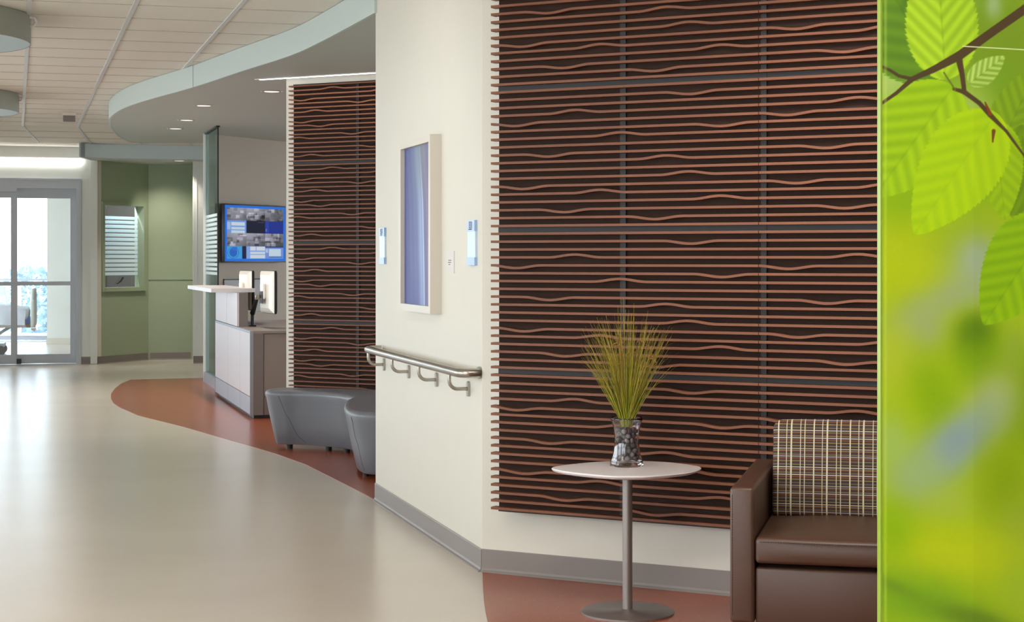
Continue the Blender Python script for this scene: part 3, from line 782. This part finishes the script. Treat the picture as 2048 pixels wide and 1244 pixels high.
# ------------------------------------------------------------------ side table
TB = Vector((.451, 6.739))
tt = thing('side_table', 'white rounded-triangle side table on steel pedestal and round base', 'table', (TB.x, TB.y, .002))
MB().lathe([(.182, 0), (.182, .006), (.178, .009), (.03, .010), (.020, .016)], 72, capt=False).build('base_plate', M_satin, tt, smooth=True)
MB().lathe([(.0195, .008), (.0195, .532)], 32).build('pole', M_satin, tt, smooth=True)
MB().lathe([(.035, .530), (.10, .540), (.10, .5405)], 32).build('mounting_plate', M_lamd, tt, smooth=True)
ctrl = [(-.293, .045), (-.262, .135), (-.12, .255), (.02, .290), (.17, .255), (.282, .135), (.290, .04), (.22, -.085), (.08, -.185), (-.005, -.20), (-.09, -.185), (-.225, -.075)]
lp2 = [(p[0], p[1]) for p in catmull([(x, y, 0) for x, y in ctrl], 8)]
if sum(lp2[i][0]*lp2[(i+1) % len(lp2)][1]-lp2[(i+1) % len(lp2)][0]*lp2[i][1] for i in range(len(lp2))) < 0: lp2 = lp2[::-1]
m = MB(); n = len(lp2); lv2 = [(.03, .540), (.012, .543), (.003, .548), (0, .5535), (.003, .5575), (.010, .5590)]
for d, z in lv2: m.v += [(x, y, z) for x, y in offset_loop(lp2, d)]
m.f += [(i*n+k, i*n+(k+1) % n, (i+1)*n+(k+1) % n, (i+1)*n+k) for i in range(len(lv2)-1) for k in range(n)]
m.f += [tuple(range(n)), tuple(range((len(lv2)-1)*n, len(lv2)*n))]
m.build('tabletop', M_white, tt, smooth=True)

# ------------------------------------------------------------------ glass vase, stones, dried grass
VZ = .5612; VC = (.456, 6.86)
mg = bpy.data.materials.new('vase_glass'); mg.use_nodes = True; b = mg.node_tree.nodes['Principled BSDF']
b.inputs['Base Color'].default_value = (.93, .92, .94, 1); b.inputs['Roughness'].default_value = .0; b.inputs['Transmission Weight'].default_value = 1; b.inputs['IOR'].default_value = 1.45
def vase_r(z):
    ks = [(0, .0655), (.02, .062), (.05, .053), (.09, .0485), (.12, .0485), (.15, .053), (.175, .060), (.192, .0665)]
    for (z0, r0), (z1, r1) in zip(ks, ks[1:]):
        if z <= z1:
            f = (z-z0)/(z1-z0); f = f*f*(3-2*f)*.5+f*.5; return r0+(r1-r0)*f
    return ks[-1][1]
tt = thing('vase', 'clear waisted glass vase on the white side table', 'vase', (VC[0], VC[1], VZ))
m = MB(); N = 48
prof = [(z, vase_r(z), 1) for z in np.linspace(0, .192, 20)]+[(.1925, vase_r(.192)-.0015, 1)]+[(z, vase_r(z)-.003, 0) for z in np.linspace(.191, .012, 18)]
for z, r, o_ in prof:
    for k in range(N):
        a = 2*PI*k/N
        sq = 1+.035*math.cos(6*a)*max(0, 1-abs(z-.0)/.12)
        m.v.append((r*sq*math.cos(a), r*sq*math.sin(a), z))
m.f += [(i*N+k, i*N+(k+1) % N, (i+1)*N+(k+1) % N, (i+1)*N+k) for i in range(len(prof)-1) for k in range(N)]
m.f += [tuple(range(N))[::-1], tuple(range((len(prof)-1)*N, len(prof)*N))]
m.build('glass_body', mg, tt, smooth='all')
M_stone = mat('polished_dark_stone', rgb(92, 86, 88), .18, noise=.15, nscale=30)
M_stone2 = mat('polished_grey_stone', rgb(140, 132, 134), .2, noise=.15, nscale=30)
rs = random.Random(5); stones = []
sm = []
for kk in range(3):
    bm = bmesh.new(); bmesh.ops.create_icosphere(bm, subdivisions=2, radius=1)
    for v in bm.verts:
        v.co *= 1+.09*math.sin(v.co.x*3+kk)+.07*math.sin(v.co.y*4+kk*2); v.co.z *= .62
    me = bpy.data.meshes.new('stone'); bm.to_mesh(me); bm.free(); me.shade_smooth(); me.materials.append(M_stone if kk != 1 else M_stone2); sm.append(me)
tries = 0
while len(stones) < 74 and tries < 30000:
    tries += 1
    z = .0285+.118*rs.random(); sz = .0125
    rmax = vase_r(z)-.0035-sz*1.12
    a = rs.random()*2*PI; rr = rmax*math.sqrt(rs.random()) if rs.random() < .4 else rmax
    p = Vector((rr*math.cos(a), rr*math.sin(a), z))
    if all((p-q).length > .0185 for q in stones):
        stones.append(p)
        o = bpy.data.objects.new('pebble', sm[len(stones) % 3]); C.objects.link(o)
        o.location = (VC[0]+p.x, VC[1]+p.y, VZ+p.z); o.scale = (sz, sz*.9, sz); o.rotation_euler = (rs.random()*3, rs.random()*3, rs.random()*3)
        tag(o, 'polished dark pebble inside the glass vase', 'stone', 'pebbles filling the vase')
# grass
M_gr = vcol('dried_grass', .6)
def blades(n, parent, seed):
    rs = random.Random(seed); V = []; F = []; CL = []
    pal = [(156, 162, 34), (176, 176, 46), (122, 136, 28), (150, 134, 48), (196, 192, 76), (104, 118, 26)]
    for i in range(n):
        az = rs.random()*2*PI; sp = rs.random()**.8
        if i % 5 == 0: sp = rs.uniform(.75, 1.0)
        Hh = rs.uniform(.32, .53)*(1-.24*sp); R = sp*.19
        if i < 3: az = (0.05, PI-.1, PI+.2)[i]; R = (.205, .175, .17)[i]; Hh = (.27, .29, .26)[i]; sp = 1
        b0 = Vector((math.cos(az)*rs.uniform(.0, .020), math.sin(az)*rs.uniform(0, .020), 0))
        tip = Vector((math.cos(az)*R, math.sin(az)*R*.75, Hh))
        droop = rs.uniform(-.01, .02)+(rs.uniform(.02, .06) if rs.random() < .18 else 0)
        col = pal[rs.randrange(len(pal))]; c2 = (min(255, col[0]+16), col[1]-4, col[2]+8)
        w = rs.uniform(.0013, .0027); o = len(V); NSg = 7
        wob = rs.uniform(-.008, .008); wa = rs.random()*6
        for k in range(NSg+1):
            f = k/NSg
            p = b0.lerp(tip, f); p.x = b0.x+(tip.x-b0.x)*f**1.15; p.y = b0.y+(tip.y-b0.y)*f**1.15
            p.z = Hh*f-droop*max(0, f-.6)**2*6
            p.x += wob*math.sin(f*5+wa)*f; p.x += droop*max(0, f-.65)*2*math.cos(az)
            ww = w*(1-.8*f)
            for j in range(3):
                a = 2*PI*j/3; V.append((p.x+ww*math.cos(a), p.y+ww*math.sin(a), p.z))
                c = [col[q]*(1-f)+c2[q]*f for q in range(3)]; CL.append(s2l([x/255 for x in c])+(1,))
        for k in range(NSg):
            for j in range(3): F.append((o+k*3+j, o+k*3+(j+1) % 3, o+(k+1)*3+(j+1) % 3, o+(k+1)*3+j))
    me = bpy.data.meshes.new('blades'); me.from_pydata(V, [], F); me.update(); me.shade_smooth()
    at = me.color_attributes.new('Col', 'FLOAT_COLOR', 'POINT'); at.data.foreach_set('color', np.array(CL, dtype=np.float32).ravel())
    me.materials.append(M_gr); ob = bpy.data.objects.new('blades', me); C.objects.link(ob); ob.parent = parent; ob['kind'] = 'stuff'
gt = thing('dried_grass_bunch', 'bunch of yellow-green ornamental grass with brown seed heads in the vase', 'plant', (VC[0], VC[1], VZ+.155))
blades(300, gt, 4)
M_seed = mat('seed_head', rgb(150, 108, 58), .8, noise=.3, nscale=200)
rs = random.Random(9)
for i in range(22):
    az = rs.random()*2*PI; r = rs.uniform(.02, .125); z = rs.uniform(.27, .37)-r*.25
    c = Vector((r*math.cos(az), r*math.sin(az)*.7, z)); d = Vector((rs.uniform(-1, 1), rs.uniform(-.4, .4), rs.uniform(.1, 1))).normalized()
    m = MB()
    for k in range(9):
        p = c+d*(.0045*k-.018)+Vector((rs.uniform(-1, 1), rs.uniform(-1, 1), rs.uniform(-1, 1)))*.0025
        q = p+(d+Vector((rs.uniform(-.7, .7), rs.uniform(-.7, .7), rs.uniform(-.4, .7)))).normalized()*.009
        m.tube([p, (p+q)/2, q], [.0016, .0026, .0006], 5)
    m.tube([c-d*.02, Vector((c.x*.7, c.y*.7, c.z-.06))], .0008, 4)
    m.build('seed_head', M_seed, gt)

# ------------------------------------------------------------------ lounge chair
mp = bpy.data.materials.new('plaid_fabric'); mp.use_nodes = True; t_ = NT(mp); b = t_.n['Principled BSDF']; b.inputs['Roughness'].default_value = .85
tc = t_.new('ShaderNodeTexCoord'); sx = t_.new('ShaderNodeSeparateXYZ'); t_.link(tc.outputs['Object'], sx.inputs[0])
def ramp(src, period, stops, phase=0.0):
    f = t_.math('FRACT', t_.math('ADD', t_.math('DIVIDE', src, period), phase))
    r = t_.new('ShaderNodeValToRGB'); r.color_ramp.interpolation = 'CONSTANT'
    el = r.color_ramp.elements
    el[0].position = 0; el[0].color = (*stops[0][1], 1)
    el[1].position = stops[1][0]; el[1].color = (*stops[1][1], 1)
    for p, c in stops[2:]:
        e = el.new(p); e.color = (*c, 1)
    t_.link(f, r.inputs[0]); return r.outputs[0]
DKb, PUR, RUS, OLV, CRM, BRN = rgb(48, 38, 40), rgb(66, 56, 74), rgb(112, 64, 44), rgb(150, 140, 82), rgb(204, 196, 166), rgb(84, 60, 50)
zc = sx.outputs[2]
big = ramp(zc, .066, [(0, BRN), (.07, OLV), (.10, DKb), (.17, RUS), (.26, PUR), (.31, CRM), (.345, PUR), (.42, OLV), (.445, BRN), (.52, DKb), (.57, RUS), (.63, OLV), (.655, PUR), (.73, CRM), (.765, DKb), (.83, BRN), (.88, OLV), (.905, PUR), (.96, DKb)])
fine = ramp(zc, .0087, [(0, (1, 1, 1)), (.45, (.62, .6, .66)), (.75, (1.25, 1.0, .8))], .3)
colr = t_.mix(1.0, big, fine, 'MULTIPLY')
Wm, Bm = (1, 1, 1), (0, 0, 0)
vm_ = ramp(sx.outputs[0], .128, [(0, Wm), (.022, Bm), (.25, Wm), (.285, Bm), (.49, Wm), (.51, Bm), (.61, Wm), (.655, Bm), (.88, Wm), (.90, Bm)], .35)
colr = t_.mix(vm_, colr, CRM)
t_.link(colr, b.inputs['Base Color'])
CH = Vector((.729, 5.775)); aCh = rad(-13.7)
tt = thing('lounge_chair', 'brown vinyl lounge chair with plaid back cushion beside the side table', 'chair', (CH.x, CH.y, .002), aCh)
CW, CD, AT = .74, .85, .082
def arm(x0, x1):
    b0 = MB().rbox(x0, x1, 0, CD, .162, .618, .014, 4).build('arm', M_leather, tt, smooth=True)
    st = MB()
    for xx in (x0+.008, x1-.008):
        for k in range(46): st.box(xx-.0006, xx+.0006, -.0012, .001, .19+k*.0088, .195+k*.0088)
    st.build('stitching', M_stitch, b0)
arm(0, AT); arm(CW-AT, CW)
MB().rbox(AT+.002, CW-AT-.002, .012, CD-.06, .162, .350, .010, 3).build('seat_base', M_leather, tt, smooth=True)
def soft_box(x0, x1, y0, y1, z0, z1, r, puff, axis='z', nx=14):
    m = MB().rbox(x0, x1, y0, y1, z0, z1, r, 5)
    bm = bmesh.new(); vs = [bm.verts.new(v) for v in m.v]
    for f in m.f:
        try: bm.faces.new([vs[i] for i in f])
        except Exception: pass
    for _ in range(3):
        long = [e for e in bm.edges if e.calc_length() > .05]
        if long: bmesh.ops.subdivide_edges(bm, edges=long, cuts=1, use_grid_fill=True)
    bm.verts.index_update()
    cx, cy, cz = (x0+x1)/2, (y0+y1)/2, (z0+z1)/2; hx, hy, hz = (x1-x0)/2, (y1-y0)/2, (z1-z0)/2
    for v in bm.verts:
        a, b_, c = (v.co.x-cx)/hx, (v.co.y-cy)/hy, (v.co.z-cz)/hz
        if axis == 'z': v.co.z += puff*(1-a*a)*(1-b_*b_)*(1 if c > 0 else 0)*abs(c); v.co.y -= puff*.5*(1-a*a)*(1-c*c)*(b_ < 0)
        else: v.co.y -= puff*(1-a**4)*(1-c**4)*(1 if b_ < 0 else 0)*abs(b_); v.co.z += puff*.35*(1-a**4)*(c > .6)
    o = MB(); o.v = [v.co[:] for v in bm.verts]; o.f = [[v.index for v in f.verts] for f in bm.faces]; bm.free(); return o
sc_ = soft_box(AT+.003, CW-AT-.003, -.004, .60, .366, .452, .014, .022).build('seat_cushion', M_leather, tt, smooth='all')
st = MB()
for k in range(64): st.box(AT+.02+k*.0084, AT+.0245+k*.0084, -.0100-.009*(1-((k-32)/34)**2), -.006, .4385, .4398); 
st.build('stitching', M_stitch, sc_)
bk = soft_box(AT+.014, CW-AT-.014, 0, .13, 0, .35, .030, .022, 'y').build('back_cushion', mp, tt, smooth='all')
bk.location = (0, .475, .452); bk.rotation_euler = (rad(-9), 0, 0)
br = MB().rbox(AT+.003, CW-AT-.003, .70, .80, .35, .72, .02, 3).build('back_frame', M_leather, tt, smooth=True)
for x, y in ((.028, .03), (CW-.028, .03), (.028, CD-.05), (CW-.028, CD-.05)):
    MB().box(x-.016, x+.016, y-.016, y+.016, 0, .164).build('leg', M_alu, tt)

# ------------------------------------------------------------------ printed leaf panel at the right
MPo = Vector((.7680, 3.6)); dM = Vector((.924, .382)); aM = math.atan2(.382, .924)
tt = thing('printed_glass_panel', 'tall glossy panel printed with bright green leaves, right foreground', 'wall panel', (MPo.x, MPo.y, 0), aM)
PW, PH = 1.1, SZ
MB().box(0.004, PW, .002, .010, 0, PH).build('core', M_green, tt)
M_edge = mat('green_glass_edge', rgb(140, 166, 44), .25)
MB().box(0, .0045, -.002, .010, 0, PH).build('glass_edge', M_edge, tt)
def leafmask(X, Y, bx, by, tx, ty, w, ser=26):
    dx, dy = tx-bx, ty-by; Ln = math.hypot(dx, dy); ux, uy = dx/Ln, dy/Ln
    a = ((X-bx)*ux+(Y-by)*uy)/Ln; c = (-(X-bx)*uy+(Y-by)*ux)
    aa = np.clip(a, 0, 1)
    prof = w*np.power(np.clip(np.sin(PI*np.power(aa, .72)), 0, 1), .72)
    tooth = 1+.03*(np.mod(aa*ser, 1.0)-.5)*2
    ed = prof*tooth-np.abs(c)
    return np.clip(ed/2.5, 0, 1)*((a > 0) & (a < 1)), a, c/w
def mural(U, V):
    s = U*PW; z = (1-V)*PH
    Zd = MPo.y+.382*s; X = 1024+3450*(MPo.x+.924*s)/Zd; Y = 517+(E-z)*3450/Zd
    out = np.zeros(U.shape+(3,)); out[:] = (152, 180, 14)
    def blob(x, y, sx, sy, col, w=1.0, rot=0):
        nonlocal out
        c, s_ = math.cos(rad(rot)), math.sin(rad(rot)); dx, dy = X-x, Y-y
        a, b_ = (dx*c+dy*s_)/sx, (-dx*s_+dy*c)/sy
        f = np.clip(np.exp(-(a*a+b_*b_)**1.15)*w, 0, 1)[..., None]; out = out*(1-f)+np.array(col, float)*f
    blob(1900, 60, 240, 220, (110, 150, 30), 1)
    blob(2020, 90, 90, 120, (112, 142, 30), .9)
    blob(1925, 20, 20, 60, (150, 176, 140), .7); blob(1985, 10, 18, 30, (150, 176, 150), .7)
    blob(1775, 160, 60, 60, (158, 188, 110), .9)
    blob(1950, 215, 60, 50, (160, 185, 100), .8)
    blob(2010, 170, 50, 60, (110, 150, 30), .8)
    blob(1900, 340, 120, 90, (110, 152, 22), .9)
    blob(1800, 420, 70, 60, (120, 165, 10), .8)
    blob(1880, 480, 110, 50, (130, 165, 0), .9)
    blob(1800, 520, 110, 90, (168, 186, 14), .9)
    blob(1960, 530, 70, 80, (146, 166, 116), 1, -50)
    blob(1925, 580, 150, 42, (146, 164, 120), .9, -25)
    blob(1950, 520, 30, 40, (146, 164, 150), .7)
    blob(1840, 660, 55, 55, (148, 164, 124), .9)
    blob(1790, 720, 60, 70, (166, 182, 50), .8)
    blob(1950, 670, 42, 46, (78, 112, 8), 1)
    blob(1960, 720, 60, 60, (108, 150, 0), .8)
    blob(2030, 700, 30, 50, (146, 170, 90), .7)
    blob(1870, 800, 50, 95, (126, 164, 0), .9, -20)
    blob(2040, 800, 70, 110, (116, 150, 0), 1)
    blob(1985, 800, 50, 70, (156, 172, 110), .95, 30)
    blob(1960, 850, 60, 40, (148, 168, 120), .9, -30)
    blob(1900, 900, 120, 60, (136, 160, 150), 1, -42)
    blob(1905, 890, 60, 34, (128, 150, 166), .95, -42)
    blob(1830, 950, 70, 60, (146, 172, 120), .9, -30)
    blob(1780, 880, 40, 60, (150, 180, 110), .7)
    blob(1900, 1010, 60, 40, (156, 178, 70), .8)
    blob(2010, 970, 60, 90, (126, 156, 0), .9)
    blob(2040, 1060, 50, 70, (140, 164, 50), .8)
    blob(1900, 1110, 150, 60, (172, 190, 12), 1)
    blob(1780, 1060, 50, 60, (130, 172, 0), .8)
    blob(1830, 1200, 150, 60, (110, 158, 20), .9, 15)
    blob(2040, 1180, 40, 60, (146, 176, 40), .8)
    blob(1950, 1240, 90, 25, (86, 118, 20), .8, 15)
    blob(1790, 1175, 60, 14, (104, 140, 24), .7, 25)
    def leafp(bx, by, tx, ty, w, light, dark, nv=9, contrast=.35, ser=26):
        nonlocal out
        mk, a, c = leafmask(X, Y, bx, by, tx, ty, w, ser)
        v = .5+.5*np.cos((a*1.0-np.abs(c)*.30)*nv*2*PI)
        v = v*contrast+.12*(c > 0)+.25*np.exp(-(c/.03)**2)
        v = np.clip(v, 0, 1)[..., None]; col = np.array(light, float)*(1-v)+np.array(dark, float)*v
        out = out*(1-mk[..., None])+col*mk[..., None]
    leafp(1880, 155, 1742, -80, 105, (96, 138, 30), (66, 106, 24), 7, .45)
    leafp(1888, 160, 1870, -120, 74, (168, 206, 44), (118, 158, 22), 9, .5)
    leafp(1935, 168, 2008, 112, 26, (176, 206, 110), (112, 150, 40), 6, .7, 14)
    leafp(1905, 172, 1745, 395, 92, (156, 194, 20), (116, 160, 10), 8, .5)
    leafp(1995, 300, 2075, 130, 52, (124, 160, 24), (96, 132, 18), 7, .5)
    leafp(2040, 250, 2075, 520, 56, (110, 146, 14), (84, 118, 10), 8, .5)
    leafp(1988, 240, 2008, 440, 50, (146, 184, 14), (118, 156, 10), 7, .5)
    leafp(1990, 225, 1826, 470, 82, (164, 200, 10), (140, 182, 8), 8, .45)
    leafp(2110, 430, 1965, 650, 82, (140, 182, 4), (100, 146, 4), 8, .4)
    def line(pts, w, col=(74, 58, 36)):
        nonlocal out
        for (x0, y0, w0_), (x1, y1, w1_) in zip([(*p, q) for p, q in zip(pts, w)], [(*p, q) for p, q in zip(pts[1:], w[1:])]):
            dx, dy = x1-x0, y1-y0; L2 = dx*dx+dy*dy
            tpar = np.clip(((X-x0)*dx+(Y-y0)*dy)/L2, 0, 1); d = np.hypot(X-x0-tpar*dx, Y-y0-tpar*dy)
            f = np.clip((w0_+(w1_-w0_)*tpar-d)/1.6+.5, 0, 1)[..., None]; out = out*(1-f)+np.array(col, float)*f
    line([(2130, -40), (2048, 18), (1985, 62), (1915, 112), (1862, 140), (1822, 158), (1790, 186), (1750, 214)], [12, 9, 8.5, 9, 6.5, 5, 3.5, 3])
    line([(1750, 128), (1778, 141), (1795, 152), (1822, 158)], [2.5, 3, 3.2, 4])
    line([(1915, 116), (1922, 150), (1926, 182)], [7, 5, 4.5])
    line([(1905, 178), (1926, 184), (1956, 206), (1978, 230), (2010, 262), (2060, 330)], [3, 5, 4.5, 5, 3, 2])
    line([(1885, 145), (1908, 180)], [1.5, 1.5], (90, 100, 30))
    line([(1968, 205), (1978, 228)], [1.5, 4], (120, 60, 30)); line([(1985, 262), (1983, 284)], [4, 1.5], (110, 62, 34))
    k = (np.abs(Y-(93+(X-1925)*.055)) < .9) & (X > 1922); out[k] = (214, 226, 170)
    k = X > 1945; out[k] = out[k]*.975
    f = np.exp(-((X-1768)/3.0)**2)[..., None]*.35; out = out*(1-f)+np.array((190, 214, 110.))*f
    return np.clip(out*np.array((1.08, 1.07, 1.0)), 0, 255)
M_mur = vcol('leaf_print', .3, coat=.0)
colour_grid('leaf_print', PW-.003, PH, 640, 1500, mural, M_mur, tt, (.003, -.001, 0))

# ------------------------------------------------------------------ light and camera
w = bpy.data.worlds.new('World'); bpy.context.scene.world = w; w.use_nodes = True
bg = w.node_tree.nodes['Background']; bg.inputs[0].default_value = (.84, .93, 1, 1); bg.inputs[1].default_value = 5.0
# unseen area lights added without fixtures over the corridor and lounge
area((.9, 4.6, CZ-.03), (.95, 6.6, .9), 34, 1.2, .6, (1, .96, .9))
area((2.2, .9, CZ-.03), (1.3, 3.7, 1.3), 78, .8, .8, (1, .97, .93))  # added to brighten the leaf panel from the front
area((-1.6, 3.5, CZ-.03), (-1.6, 3.5, 0), 50, 1.2, 3.0, (1, .97, .93))
# spot on the picture wall
spot((-1.9, 7.4, CZ-.05), onA(1.0, 1.9), 26, 60, 1, (1, .97, .94), .06)
sp0 = K+dB*1.35
spot((1.1, 5.0, CZ-.05), (sp0.x+.25, sp0.y-.1, 1.5), 150, 52, 1, (1, .90, .80), .08)

cam = bpy.data.cameras.new('camera'); co = bpy.data.objects.new('camera', cam); C.objects.link(co)
co.location = (0, 0, E); co.rotation_euler = (rad(90), 0, 0)
cam.sensor_width = 36; cam.lens = 36*3450/2048; cam.shift_y = -105/2048; cam.clip_end = 200
bpy.context.scene.camera = co
vs_ = bpy.context.scene.view_settings
vs_.view_transform = 'Standard'; vs_.look = 'None'; vs_.gamma = 1; vs_.use_curve_mapping = False; vs_.exposure = 0.35
